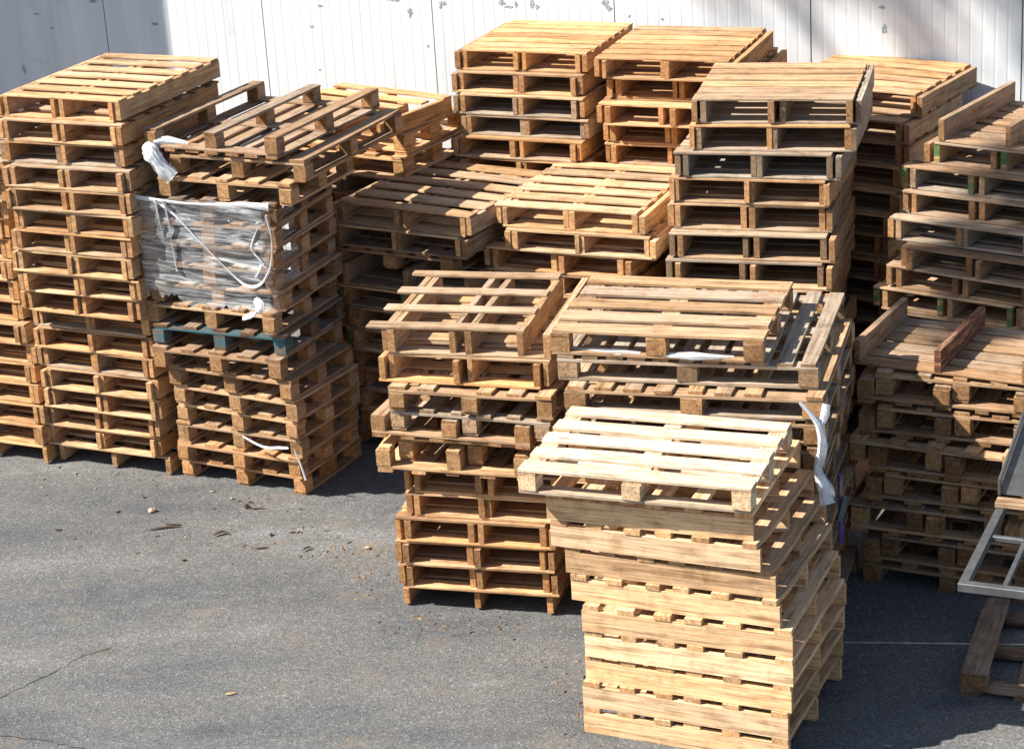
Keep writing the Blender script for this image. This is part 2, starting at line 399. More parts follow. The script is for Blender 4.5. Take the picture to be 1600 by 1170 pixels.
# ------------------------------------------------------------------ pallets
TONE = {'bleached': (.84, .69, .52), 'fresh': (.66, .455, .27), 'pale': (.80, .56, .335), 'warm': (.57, .35, .185), 'orange': (.59, .362, .185), 'tan': (.50, .335, .195), 'grey': (.40, .315, .23),
        'brown': (.36, .228, .128), 'dark': (.20, .13, .085), 'bluegrey': (.36, .32, .27)}
TW = {'bleached': 'whitened', 'fresh': 'fresh', 'pale': 'pale', 'warm': 'honey-brown', 'orange': 'orange', 'tan': 'tan', 'grey': 'greyed', 'brown': 'brown', 'dark': 'dark', 'bluegrey': 'silver-grey'}
WXT = {'bleached': .05, 'fresh': .06, 'pale': .03, 'warm': .14, 'orange': .05, 'tan': .22, 'grey': .6, 'brown': .3, 'dark': .2, 'bluegrey': .85}
T = .0155; SW = .038
cache = {}
def deck_mesh(w, d, n, bw, along, wx, var, hero, left_over=0, thick=T, ends=None, gaps=None, nail_rows=None):
    key = ('deck', round(w, 3), round(d, 3), n, bw, along, round(wx, 2), var, hero, left_over, thick, str(ends), str(gaps))
    if key in cache: return cache[key]
    mb = MB(); span = d if along == 'x' else w; ln = w if along == 'x' else d
    lost = rnd.randrange(1, n - 1) if (n > 5 and not hero and rnd.random() < .14) else -1
    for i in range(n):
        if i == lost: continue
        if gaps is not None: p = -span / 2 + gaps[i] * span
        else: p = -span / 2 + bw / 2 + i * (span - bw) / (n - 1)
        b_ = bw * rnd.uniform(.93, 1.06)
        q = rnd.gauss(0, .004) if 0 < i < n - 1 else 0
        dl = rnd.uniform(-.012, .004); lo = left_over * rnd.uniform(.75, 1.1); e0 = rnd.uniform(-.006, .006)
        if ends: dl -= ends[i]; e0 -= ends[i] / 2
        wv = max(0, min(1, rnd.gauss(wx, .14)))
        c = (e0 - lo / 2, p + q, 0) if along == 'x' else (p + q, e0, 0)
        mb.board(along, c, ln + dl + lo, b_, thick, segs=6, jit=.0018, wx=wv, skew=rnd.gauss(0, .004), bow=rnd.uniform(-.0006, .003 if hero else .0008))
        if hero:
            for s in (-1, 0, 1):
                for o in (-.25, .25):
                    a = s * (ln / 2 - .03) + rnd.uniform(-.008, .008); bq = p + q + o * b_ + rnd.uniform(-.006, .006)
                    mb.disc((a, bq, thick / 2 + .001) if along == 'x' else (bq, a, thick / 2 + .001), .0046, 1)
    cache[key] = mb.mesh('deck', [WOOD, NAIL]); return cache[key]
def beam_mesh(axis, ln, wd, h, var, wx=.2, paint_end=None, full=None):
    key = ('beam', axis, round(ln, 3), wd, round(h, 3), var, round(wx, 1), paint_end, full)
    if key in cache: return cache[key]
    mb = MB(); mats = [WOOD]; em = None; mi = 0
    if paint_end: mats.append(paint_end); em = 1
    if full: mats.append(full); mi = 1
    mb.board(axis, (0, 0, 0), ln, wd, h, segs=5, jit=.0014, wx=max(0, rnd.gauss(wx, .1)), mi=mi, end_mi=em if em else mi)
    cache[key] = mb.mesh('beam', mats); return cache[key]
def block_mesh(bx, by, h, var, wx=.2, paint=None):
    key = ('block', bx, by, round(h, 3), var, round(wx, 1), paint)
    if key in cache: return cache[key]
    mb = MB(); mb.board('y', (0, 0, 0), by, bx, h, segs=2, jit=.002, wx=max(0, rnd.gauss(wx, .12)), mi=0, tint=(lambda k: (k * 1.02, k, k * .95))(rnd.uniform(.8, 1.1)))
    cache[key] = mb.mesh('block', [paint or WOOD]); return cache[key]

def nested(root, tone, w, d, h, flip, n=7, bw=.105, along='x', hero=False, SH=None, inset=0, left_over=0, paint=None, red=False, V=4, gaps=None, ends=None, th=T):
    """single-decked pallet on three stringers; flip puts the deck underneath. z=0 is its lowest point, h its total height"""
    SH = h - th; wx = WXT[tone]; col = TONE[tone]
    k = rnd.uniform(.92, 1.07); col = tuple(min(.9, c * k) for c in col)
    zd = th / 2 if flip else h - th / 2; zs = th + SH / 2 + .0004 if flip else SH / 2 - .0004
    link('deck', deck_mesh(w, d, n, bw, along, wx, rnd.randrange(V), hero, left_over, th, gaps=gaps, ends=ends), root, col, (0, 0, zd))
    span = w if along == 'x' else d
    for j in range(3):
        p = [-span / 2 + SW / 2 + inset, rnd.uniform(-.015, .015), span / 2 - SW / 2][j]
        me = beam_mesh('y' if along == 'x' else 'x', (d if along == 'x' else w) - .004, SW, SH - .001, rnd.randrange(4), wx, paint, RED if (red and j == 1) else None)
        kk = rnd.uniform(.85, 1.1)
        link('stringer', me, root, tuple(c * kk for c in col), (p, rnd.uniform(-.012, .006), zs) if along == 'x' else (rnd.uniform(-.006, .006), p, zs))
def blocky(root, tone, w, d, h, flip, slats='y', n=5, bw=.12, hero=False, perim=False, paint=None, blue=False, V=3, bt=.02, bx=.095, by=.13, skip=(), wob=0):
    """nine-block pallet: deck slats, three crossboards, blocks and bottom runners"""
    wx = WXT[tone]; k = rnd.uniform(.92, 1.07); col = tuple(min(.9, c * k) for c in TONE[tone])
    bh = h - 3 * bt
    def Z(z): return (h - z) if flip else z
    span_n = w if slats == 'y' else d
    link('deck', deck_mesh(w, d, n, bw, slats, wx, rnd.randrange(V), hero, 0, bt - .0012), root, col, (0, 0, Z(h - bt / 2)))
    pos_w = (-w / 2 + bx / 2, 0, w / 2 - bx / 2); pos_d = (-d / 2 + by / 2, 0, d / 2 - by / 2)
    for j in range(3):
        kk = rnd.uniform(.85, 1.1); c2 = tuple(c * kk for c in col)
        if slats == 'y': link('crossboard', beam_mesh('x', w, by, bt - .0014, rnd.randrange(4), wx, full=BLUE if blue else None), root, c2, (0, pos_d[j] , Z(h - 1.5 * bt)))
        else: link('crossboard', beam_mesh('y', d, bx, bt - .0014, rnd.randrange(4), wx), root, c2, (pos_w[j], 0, Z(h - 1.5 * bt)))
        if slats == 'x' or perim: link('runner', beam_mesh('x', w - .003, by - .01, bt - .0012, rnd.randrange(4), wx), root, c2, (0, pos_d[j], Z(bt / 2)))
        else: link('runner', beam_mesh('y', d - .003, bx + .004, bt - .0012, rnd.randrange(4), wx), root, c2, (pos_w[j], 0, Z(bt / 2)))
        for i in range(3):
            if (i, j) in skip: continue
            kk = rnd.uniform(.75, 1.15)
            link('block', block_mesh(bx, by, bh - .0008, rnd.randrange(6), wx, BLUE if (blue and j == 0) else paint if (paint and j == 0) else None), root, tuple(c * kk for c in col),
                 (pos_w[i] + rnd.uniform(-.006, .006), pos_d[j] + rnd.uniform(-.012, .004), Z(bt + bh / 2)), (0, 0, rnd.gauss(0, .03)))

STACK = {}
ORD = ['', 'first', 'second', 'third', 'fourth', 'fifth', 'sixth', 'seventh', 'eighth', 'ninth', 'tenth', 'eleventh', 'twelfth', 'thirteenth', 'fourteenth', 'fifteenth', 'sixteenth', 'seventeenth', 'eighteenth', 'nineteenth', 'twentieth']
def pallet(stack, tone, kind, x, y, yaw, z, w, d, dx=0, dy=0, tilt=(0, 0)):
    """Empty at the centre of the pallet's footprint; x, y is its front left corner"""
    a = rad(yaw); e = Vector((math.cos(a), math.sin(a))); n = Vector((-e.y, e.x))
    c = Vector((x, y)) + e * (w / 2 + dx) + n * (d / 2 + dy)
    r = empty('pallet', (c.x, c.y, z), (rad(tilt[0]), rad(tilt[1]), a))
    STACK.setdefault(stack, []).append((z, r, tone, kind)); return r
def pair(stack, tone, x, y, yaw, zt, P, w, d, sh=.055, tone2=None, top=False, hero=False, single=False, **kw):
    """an upright pallet with an upside-down one nested into it from below; zt is the upper face"""
    w_ = w + rnd.uniform(-.006, .006)
    hu = P - (T + .0015)
    r = pallet(stack, tone, 'upright', x, y, yaw, zt - hu, w_, d)
    nested(r, tone, w_, d, hu - .0012, False, hero=hero, **kw)
    if single: return
    t2 = tone2 or tone
    r = pallet(stack, t2, 'upturned', x, y, yaw + rnd.gauss(0, .35), zt - P, w_, d, dx=sh + rnd.uniform(-.008, .008), dy=rnd.uniform(-.022, .012))
    k2 = {k: v for k, v in kw.items() if k in ('n', 'bw', 'V')}
    nested(r, t2, w_, d, hu - .003, True, **k2)
def pick(*opts):
    tot = sum(o[1] for o in opts); q = rnd.uniform(0, tot)
    for o, p in opts:
        q -= p
        if q <= 0: return o
    return opts[-1][0]
def pair_stack(stack, rows, leg, P, w, d, sh, tones, top=None, over={}, **kw):
    n = len(rows) - 1
    for i, (x, y, yaw) in enumerate(rows):
        zt = leg + T + .0015 + (n - i) * P
        t1 = top if (i == 0 and top) else pick(*tones); t2 = pick(*tones)
        o = dict(kw); o.update(over.get(i, {}))
        t1 = o.pop('tone', t1); t2 = o.pop('tone2', t2)
        pair(stack, t1, x, y, yaw, zt, P if i < n else leg + T + .0015, w, d, sh * (1 if rnd.random() > .12 else .7), t2, hero=(i == 0), single=(i == n), **o)

# (x, y, heading) of the front left corner of every pair, from the top down
P_A = [(-3.324,14.937,-26.1), (-3.333,14.877,-25.1), (-3.348,14.881,-23.2), (-3.316,14.822,-23.7), (-3.329,14.815,-24.1), (-3.312,14.818,-25.8), (-3.348,14.844,-25.7),
       (-3.361,14.861,-25.5), (-3.334,14.846,-25.1), (-3.347,14.924,-26.8), (-3.318,15.018,-26.1), (-3.314,15.003,-25.4), (-3.316,15.017,-27.3), (-3.301,14.996,-25.8),
       (-3.307,15.016,-26.8), (-3.339,15.062,-26.3), (-3.358,15.079,-26.0), (-3.307,15.054,-24.6)]
P_0 = [(-4.228,15.324,-25.6), (-4.235,15.352,-25.3), (-4.266,15.446,-25.2), (-4.291,15.496,-24.9), (-4.299,15.517,-25.3), (-4.309,15.507,-25.0), (-4.279,15.522,-26.7),
       (-4.287,15.526,-25.9), (-4.274,15.439,-24.9), (-4.214,15.449,-25.5), (-4.245,15.455,-25.0), (-4.230,15.469,-26.6), (-4.215,15.433,-25.9), (-4.240,15.432,-26.3),
       (-4.227,15.418,-25.7)]
P_D = [(-1.140,15.109,-32.7), (-1.183,15.113,-31.1), (-1.234,15.093,-29.9), (-1.183,15.062,-32.0), (-1.121,15.020,-32.0)]
P_E = [(-0.044,14.707,-24.6), (0.010,14.617,-23.2), (-0.133,14.759,-27.2), (-0.134,14.747,-27.3), (-0.082,14.683,-26.6), (-0.097,14.729,-25.3), (-0.103,14.723,-26.8),
       (-0.080,14.689,-27.1), (-0.067,14.693,-26.6), (-0.062,14.726,-26.4), (-0.063,14.710,-25.5), (-0.101,14.730,-25.5)]
P_P = [(-0.216,16.124,-23.3), (-0.255,16.091,-24.1), (-0.253,16.042,-24.5), (-0.216,16.032,-25.0), (-0.279,15.996,-24.4), (-0.248,15.997,-25.7), (-0.224,16.028,-25.5),
       (-0.255,15.992,-25.9), (-0.270,15.998,-24.8), (-0.273,16.017,-25.4), (-0.257,16.024,-25.1), (-0.257,16.007,-24.5), (-0.270,16.032,-26.2), (-0.235,16.026,-26.2),
       (-0.233,16.002,-24.8), (-0.272,15.986,-25.8), (-0.225,15.993,-24.4)]
P_Q = [(0.719,15.584,-21.6), (0.804,15.607,-21.6), (0.717,15.481,-22.8), (0.760,15.563,-22.8), (0.762,15.558,-22.5), (0.760,15.514,-22.1), (0.762,15.552,-23.8),
       (0.769,15.513,-23.1), (0.752,15.555,-23.1), (0.768,15.536,-23.1), (0.738,15.518,-23.7), (0.729,15.543,-21.5), (0.730,15.511,-21.5), (0.748,15.529,-23.3),
       (0.751,15.550,-22.8), (0.743,15.512,-21.7), (0.723,15.533,-21.9)]
P_F = [(1.271,14.195,-15.1), (1.253,14.199,-15.3), (1.151,14.204,-17.4), (1.110,14.225,-19.0), (1.096,14.220,-17.6), (1.090,14.121,-16.9), (1.063,14.101,-17.3),
       (1.055,14.067,-17.0), (1.051,14.108,-16.0), (1.076,14.111,-18.0), (1.066,14.079,-16.2), (1.059,14.094,-15.9), (1.087,14.120,-17.2), (1.069,14.108,-17.1),
       (1.059,14.091,-17.9)]
P_R = [(1.969,15.168,-35.2), (1.835,15.028,-34.0), (1.833,15.032,-34.1), (1.820,15.028,-34.7), (1.792,14.956,-35.0), (1.742,14.951,-35.3), (1.706,15.015,-35.8),
       (1.684,14.956,-35.5), (1.684,14.977,-34.4), (1.709,14.975,-34.6), (1.705,14.992,-34.8), (1.704,14.976,-34.7), (1.680,14.982,-34.6), (1.701,14.972,-34.2),
       (1.699,14.986,-36.4), (1.693,14.970,-34.8)]
P_H = [(2.826,13.905,-37.1), (2.595,13.964,-36.4), (2.595,13.917,-36.7), (2.494,13.862,-36.4), (2.548,13.705,-37.3), (2.472,13.809,-36.7), (2.392,13.852,-36.5),
       (2.487,13.781,-36.0), (2.489,13.798,-35.7), (2.494,13.790,-36.8), (2.454,13.806,-35.8), (2.470,13.798,-36.3), (2.482,13.772,-36.2), (2.475,13.797,-37.0),
       (2.477,13.803,-36.5)]
P_I = [(2.051,12.530,-30.2,1.340), (2.049,12.409,-25.1,1.140), (2.053,12.392,-24.7,0.940), (2.094,12.296,-27.9,0.740), (2.086,12.323,-26.6,0.540),
       (1.993,12.328,-25.5,0.340), (2.068,12.314,-27.0,0.140)]
P_N = [(0.226,11.769,-17.5,1.950), (0.257,11.757,-16.1,1.800), (0.266,11.636,-15.9,1.650)]
P_G = [(-0.006,10.750,-21.1,1.560), (0.145,10.670,-21.4,1.416), (0.151,10.865,-24.4,1.262), (0.215,10.792,-23.9,1.108), (0.241,10.773,-24.8,0.954),
       (0.284,10.703,-23.1,0.800), (0.297,10.704,-24.7,0.646), (0.291,10.721,-25.5,0.492), (0.276,10.713,-25.5,0.338), (0.268,10.709,-25.1,0.184)]
P_M = [(-0.820,12.443,-15.3,1.800), (-0.723,12.429,-18.2,1.630), (-0.735,12.338,-19.4,1.455), (-0.727,12.317,-20.0,1.300), (-0.855,12.398,-21.1,1.120),
       (-0.836,12.358,-17.3,0.907), (-0.687,12.379,-17.2,0.753), (-0.763,12.376,-17.0,0.599), (-0.776,12.370,-16.0,0.445), (-0.767,12.376,-15.9,0.291),
       (-0.746,12.378,-16.4,0.137)]
P_B = [(-2.339,14.570,-27.6,2.550), (-2.177,14.500,-26.6,2.400), (-2.278,14.493,-26.5,2.250), (-2.426,14.508,-22.6,2.100), (-2.437,14.518,-23.2,1.950),
       (-2.435,14.536,-24.5,1.800), (-2.454,14.540,-24.0,1.650), (-2.415,14.543,-23.8,1.500), (-2.470,14.561,-26.8,1.350), (-2.427,14.504,-25.0,1.200),
       (-2.449,14.472,-26.4,1.050), (-2.363,14.519,-30.0,0.900), (-2.337,14.535,-30.7,0.750), (-2.337,14.578,-31.0,0.600), (-2.359,14.583,-28.2,0.450),
       (-2.371,14.585,-29.0,0.300), (-2.360,14.650,-28.9,0.150)]
WARM = (('warm', 5), ('fresh', 2), ('tan', 2), ('orange', 1))
# far left stack, cut by the frame
pair_stack('cut', P_0, .12, .154, .93, 1.2, -.05, (('warm', 4), ('orange', 3), ('tan', 1)))
# tall stack next to it
pair_stack('left', P_A, .12, .154, .945, 1.25, -.05, WARM, top='fresh', over={0: dict(n=7, bw=.106), 2: dict(tone2='grey'), 3: dict(tone='tan', tone2='tan'), 9: dict(tone2='warm')})
# two back stacks against the wall
pair_stack('backl', P_P, .12, .154, .97, 1.0, -.055, (('orange', 4), ('warm', 2), ('tan', 2)), top='orange', n=7, bw=.118, over={0: dict(bw=.112), 2: dict(tone2='grey'), 3: dict(tone='tan', tone2='grey')})
pair_stack('backr', P_Q, .12, .154, .98, 1.05, .06, (('orange', 4), ('warm', 3)), top='orange', n=7, bw=.118, over={0: dict(bw=.114)})
# middle stacks
pair_stack('palem', P_E, .12, .154, 1.03, 1.12, .06, (('warm', 3), ('fresh', 3)), top='fresh', n=6, bw=.115, over={0: dict(n=6, bw=.12)})
pair_stack('square', P_F, .14, .175, 1.04, 1.0, .055, (('tan', 5), ('warm', 2), ('grey', 1)), top='tan', n=6, bw=.13, over={1: dict(tone2='grey'), 2: dict(tone='grey', tone2='bluegrey'), 0: dict(n=6, bw=.138)})
pair_stack('orange', [(x * 1.024, y * 1.024, a) for x, y, a in P_R[:15]], .132, .1577, 1.05, .95, .055, (('orange', 2), ('tan', 3), ('brown', 1)), top='orange', n=6, bw=.112)
# grey-topped stack: seven pairs, a block pallet, two pairs
x, y, yw = P_D[3]
lowD = [P_D[3], P_D[4]] + [(P_D[4][0] + rnd.uniform(-.03, .03), P_D[4][1] + rnd.uniform(-.02, .02), -31 + rnd.uniform(-1, 1)) for k in range(6)]
pair_stack('greytop', lowD, .12, .154, 1.08, 1.1, .05, (('brown', 3), ('tan', 2)), paint=None, over={0: dict(paint=GREEN), 2: dict(paint=GREEN), 3: dict(paint=GREEN)})
zb = .1365 + 7 * .154
r = pallet('greytop', 'brown', 'upturned', P_D[3][0] + .03, P_D[3][1], -31.5, zb + .0005, 1.05, 1.1)
nested(r, 'brown', 1.05, 1.1, .149, True, n=6)
zb += .150
r = pallet('greytop', 'brown', 'block', P_D[2][0], P_D[2][1] + .03, -30.5, zb + .001, 1.02, 1.1)
blocky(r, 'brown', 1.02, 1.1, .133, False, 'y', n=6)
z2 = zb + .136
pair('greytop', 'tan', P_D[1][0] - .03, P_D[1][1] - .02, -30.6, z2 + .154, .154, 1.06, 1.12, .05, 'brown', n=6)
pair('greytop', 'tan', P_D[0][0], P_D[0][1], -32.4, z2 + .308, .154, 1.09, 1.15, -.055, 'tan', hero=True, n=6, bw=.125)
# green-marked stack at the right edge, its top pallet upside down
n = len(P_H) - 1
for i, (x, y, yaw) in enumerate(P_H):
    zt = .1365 + (n - i) * .154
    tone = pick(('brown', 4), ('tan', 3), ('orange', 1)); t2 = pick(('brown', 3), ('tan', 3), ('grey', 1))
    if i == 0:
        r = pallet('rightedge', 'brown', 'upturned', x, y, yaw, zt + .001, .97, 1.1)
        nested(r, 'brown', .97, 1.1, .15, True, n=7, bw=.12)
        pair('rightedge', 'tan', x - .03, y + .02, yaw, zt - .001, .154, .97, 1.1, -.07, 'brown', paint=GREEN)
    else:
        pair('rightedge', tone, x, y, yaw, zt, .154 if i < n else .1365, .97, 1.08, .06, t2, single=(i == n), paint=GREEN if i in (1, 6) else None)

# film-wrapped stack of block pallets
seqB = ['brown', 'brown', 'tan', 'dark', 'brown', 'brown', 'brown', 'tan', 'tan', 'dark', 'brown', 'brown', 'tan', 'tan', 'tan', 'warm', 'warm']
for i, (x, y, yaw, z) in enumerate(P_B):
    d = 1.35 if i < 2 else .84 if i < 11 else .76; w = 1.03 if i < 10 else 1.02
    r = pallet('film', seqB[i], 'upturned' if i == 0 else 'block', x, y, yaw, z - .15 + (.0005 if i == 16 else 0), w, d)
    blocky(r, seqB[i], w, d, .1485, i == 0, 'y', n=7 if i == 0 else 5, bw=.10 if i == 0 else .115, bx=.09, by=.1, hero=i == 0, blue=(i == 9))

# broken stack behind the film-wrapped one
zc = 2.25
r = pallet('behind', 'fresh', 'upright', -1.66, 16.14, -37, zc - .14, 1.05, .84)
nested(r, 'orange', 1.05, .84, .14, False, n=5, bw=.10, ends=[.35, .22, .14, .06, 0], hero=True)
r = pallet('behind', 'orange', 'upturned', -1.62, 16.22, -31, zc - .14 - .152, 1.12, .86)
blocky(r, 'orange', 1.12, .86, .15, True, 'y', n=5, bw=.10)
r = pallet('behind', 'orange', 'block', -1.60, 16.20, -33, zc - .14 - .304, 1.10, .88)
blocky(r, 'orange', 1.10, .88, .15, False, 'y', n=5, bw=.11)
rowsC = [(-1.62 + rnd.uniform(-.02, .02), 16.2 + rnd.uniform(-.02, .02), -34 + rnd.uniform(-2, 2)) for k in range(12)]
zleft = zc - .14 - .3055
pc = (zleft - .1365) / 11
pair_stack('behind', rowsC, .12, pc, 1.06, .85, .05, (('orange', 2), ('brown', 2)))

# stack left of centre at the front
def M_(i): return P_M[i]
for i in (6, 7, 8, 9, 10):
    x, y, yaw, z = P_M[i]
    pair('centre', pick(('warm', 3), ('orange', 2)), x, y, yaw, z, .154 if i < 10 else .1365, .95, 1.0, .055, pick(('warm', 3), ('orange', 2), ('tan', 1)), single=(i == 10))
x, y, yaw, z = P_M[6]
pair('centre', 'warm', x, y, yaw, .907, .154, .95, 1.0, .055, 'orange')
x, y, yaw, z = P_M[5]
def blockpair(stack, x, y, yaw, zb, zt, w, d, ta, tb, dx, dy, n=5, slats='y', **kw):
    r = pallet(stack, tb, 'upturned', x, y, yaw, zb + .0005, w, d)
    blocky(r, tb, w, d, zt - zb - .05, True, slats, n=n, **kw)
    r = pallet(stack, ta, 'block', x, y, yaw, zb + .049, w, d, dx=dx, dy=dy)
    blocky(r, ta, w, d, zt - zb - .0505, False, slats, n=n, **kw)
blockpair('centre', x, y, yaw - 1, .908, 1.12, .95, .95, 'tan', 'fresh', .115, .09, n=5, bw=.09, bx=.085, by=.1)
x, y, yaw, z = P_M[4]
blockpair('centre', x, y, yaw, 1.12, 1.31, 1.0, .95, 'grey', 'brown', .125, .02, n=6, bw=.09, bx=.09, by=.1)
x, y, yaw, z = P_M[3]
r = pallet('centre', 'tan', 'block', P_M[2][0], P_M[2][1], P_M[2][2], 1.3105, 1.01, .98)
blocky(r, 'tan', 1.01, .98, .145, False, 'y', n=6, bw=.10, bx=.09, by=.1)
x, y, yaw, z = P_M[1]
pair('centre', 'tan', x, y, yaw, 1.63, .172, .99, 1.0, -.05, 'orange', n=5, bw=.12)
x, y, yaw, z = P_M[0]
ang = rad(yaw)
r = pallet('centre', 'tan', 'gappy', x + .07 * math.cos(ang), y + .07 * math.sin(ang), yaw, 1.802 - .153, .86, 1.05)
nested(r, 'tan', .86, 1.05, .152, False, n=4, bw=.095, hero=True, left_over=.10)
r = pallet('centre', 'tan', 'upturned', x + .11 * math.cos(ang), y + .11 * math.sin(ang), yaw - .5, 1.631, .98, 1.04)
nested(r, 'tan', .98, 1.04, .152, True, n=5, bw=.115)

# wide stack behind the front one
r = pallet('wide', 'tan', 'block', *P_N[0][:3], 1.951 - .149, 1.2, .97)
blocky(r, 'tan', 1.2, .97, .1485, False, 'x', n=5, bw=.135, hero=True, bx=.11, by=.1)
r = pallet('wide', 'grey', 'block', P_N[1][0], P_N[1][1], P_N[1][2], 1.80 - .15, 1.46, 1.2)
blocky(r, 'grey', 1.46, 1.2, .149, False, 'y', n=11, bw=.095, hero=True, perim=True, bx=.11, by=.1)
for i in range(11):
    z = 1.649 - (i + 1) * .1499
    r = pallet('wide', 'brown' if i % 3 else 'tan', 'block', P_N[2][0] + (.01 if i < 4 else .14) + rnd.uniform(-.02, .02), P_N[2][1] + .03 + rnd.uniform(-.02, .02), -16.5 + rnd.uniform(-1.2, 1.2), z, 1.45 if i < 4 else 1.32, 1.28)
    blocky(r, 'brown' if i % 3 else 'tan', 1.45 if i < 4 else 1.32, 1.28, .149, False, 'y', n=9, bw=.105, bx=.12, by=.12, perim=True)

# pale stack in front: stringers run across, slats end on
r = pallet('front', 'bleached', 'block', *P_G[0][:3], 1.4175, 1.25, .9)
blocky(r, 'bleached', 1.25, .9, .1425, False, 'x', n=5, bw=.12, hero=True, bx=.1, by=.1)
GS = [.045, .215, .40, .535, .72, .955]
for i in range(1, 10):
    x, y, yaw, z = P_G[i]
    if i == 1: x, y, yaw = .13, 10.81, -22.8
    if i == 2: y -= .06
    zt = .154 * (10 - i)
    wv = 1.16 if i > 1 else 1.13
    tone = 'pale' if i not in (2, 3, 8) else 'fresh'
    r = pallet('front', tone, 'cross-laid', x, y, yaw, zt - .154 + .002, wv, 1.0)
    nested(r, tone, wv, 1.0, .1515, False, n=6, bw=.092, along='y', gaps=GS, V=5, hero=False, th=.029)

# block pallets nested in twos at the right, the top one upside down with a red stringer
for i in range(1, 7):
    x, y, yaw, z = P_I[i]
    zb = z; zt = P_I[i - 1][3] if i > 1 else 1.34
    if i >= 2: blockpair('steelside', P_I[i][0], P_I[i][1], P_I[i][2], z, P_I[i - 1][3], 1.02, .82, pick(('brown', 2), ('tan', 2)), pick(('tan', 2), ('brown', 2)), -.12 if i % 2 else .11, .01, n=5, bw=.10, bx=.095, by=.1)
x, y, yaw, z = P_I[1]
blockpair('steelside', x, y, yaw, 1.14, 1.338, 1.02, .84, 'tan', 'brown', .1, .03, n=5, bw=.10, bx=.095, by=.1, paint=None)
x, y, yaw, z = P_I[0]
r = pallet('steelside', 'brown', 'upturned', x, y, yaw, 1.3395, 1.06, .84)
nested(r, 'brown', 1.06, .84, .15, True, n=6, bw=.115, red=True)
x, y, yaw, z = P_I[6]
r = pallet('steelside', 'brown', 'block', x, y, yaw, .0005, 1.02, .82)
blocky(r, 'brown', 1.02, .82, .1385, False, 'y', n=5, bw=.1, bx=.095, by=.1)

# ------------------------------------------------------------------ labels, one per pallet
WHERE = {'cut': 'stack cut by left edge', 'left': 'tall stack second from left', 'backl': 'left orange stack by wall', 'backr': 'right orange stack by wall',
         'palem': 'pale-topped middle stack', 'square': 'square-on stack right of middle', 'orange': 'rightmost stack touching the wall', 'greytop': 'half-shaded stack beside film wrap',
         'rightedge': 'green-marked stack at right edge', 'film': 'film-wrapped stack', 'behind': 'broken stack behind film wrap', 'centre': 'front stack left of centre',
         'wide': 'wide stack behind palest one', 'front': 'palest frontmost stack', 'steelside': 'stack behind the steel trolley'}
for st, lst in STACK.items():
    lst.sort(key=lambda q: -q[0])
    n = len(lst)
    for i, (z, r, tone, kind) in enumerate(lst):
        if i == 0: pos = 'topmost of the'
        elif i == n - 1: pos = 'lowest of the'
        elif i < 20 and i < n * .6: pos = ORD[i + 1] + ' from the top of the'
        else: pos = ORD[n - i] + ' from the bottom of the'
        tag(r, '%s %s pallet, %s %s' % (TW[tone], kind, pos, WHERE[st]), 'pallet', 'pallets of the ' + WHERE[st])

# ------------------------------------------------------------------ plastic film
def film_sheet(name, frame, path, ztop, zbot, mat, label, cat, amp=.008, nx=150, nz=60, seed=0):
    """crumpled skin wrapped round a stack. frame: origin, yaw; path: polyline (local x, y); ztop/zbot: functions of 0..1"""
    o, a = Vector(frame[0]), rad(frame[1]); e = Vector((math.cos(a), math.sin(a))); n = Vector((-e.y, e.x))
    seg = [math.dist(p, q) for p, q in zip(path, path[1:])]; tot = sum(seg)
    v = []; f = []; uv = []
    for i in range(nx + 1):
        s = i / nx * tot; k = 0
        while k < len(seg) - 1 and s > seg[k]: s -= seg[k]; k += 1
        p = Vector(path[k]).lerp(Vector(path[k + 1]), s / seg[k]); d = (Vector(path[k + 1]) - Vector(path[k])).normalized(); nn = Vector((d.y, -d.x))
        t = i / nx
        for j in range(nz + 1):
            z = zbot(t) + (ztop(t) - zbot(t)) * j / nz
            w = noise.fractal(Vector((t * 5 + seed, z * 17 + t * 6, 0)), 1, 2, 3) * amp + noise.noise(Vector((t * 26 + z * 13, seed, z * 9))) * amp * .5
            w -= .012 * abs(math.sin(z / .15 * math.pi))            # sucked in between the pallets
            q = p + nn * (w + .012)
            P = o.xy + e * q.x + n * q.y
            v.append((P.x, P.y, z)); uv.append((t * tot, z + t * .1))
            if i and j: b = i * (nz + 1) + j; f.append((b - nz - 2, b - 1, b, b - nz - 1))
    ob = simple(name, v, f, mat, smooth=True, uvs=uv); tag(ob, label, cat); return ob
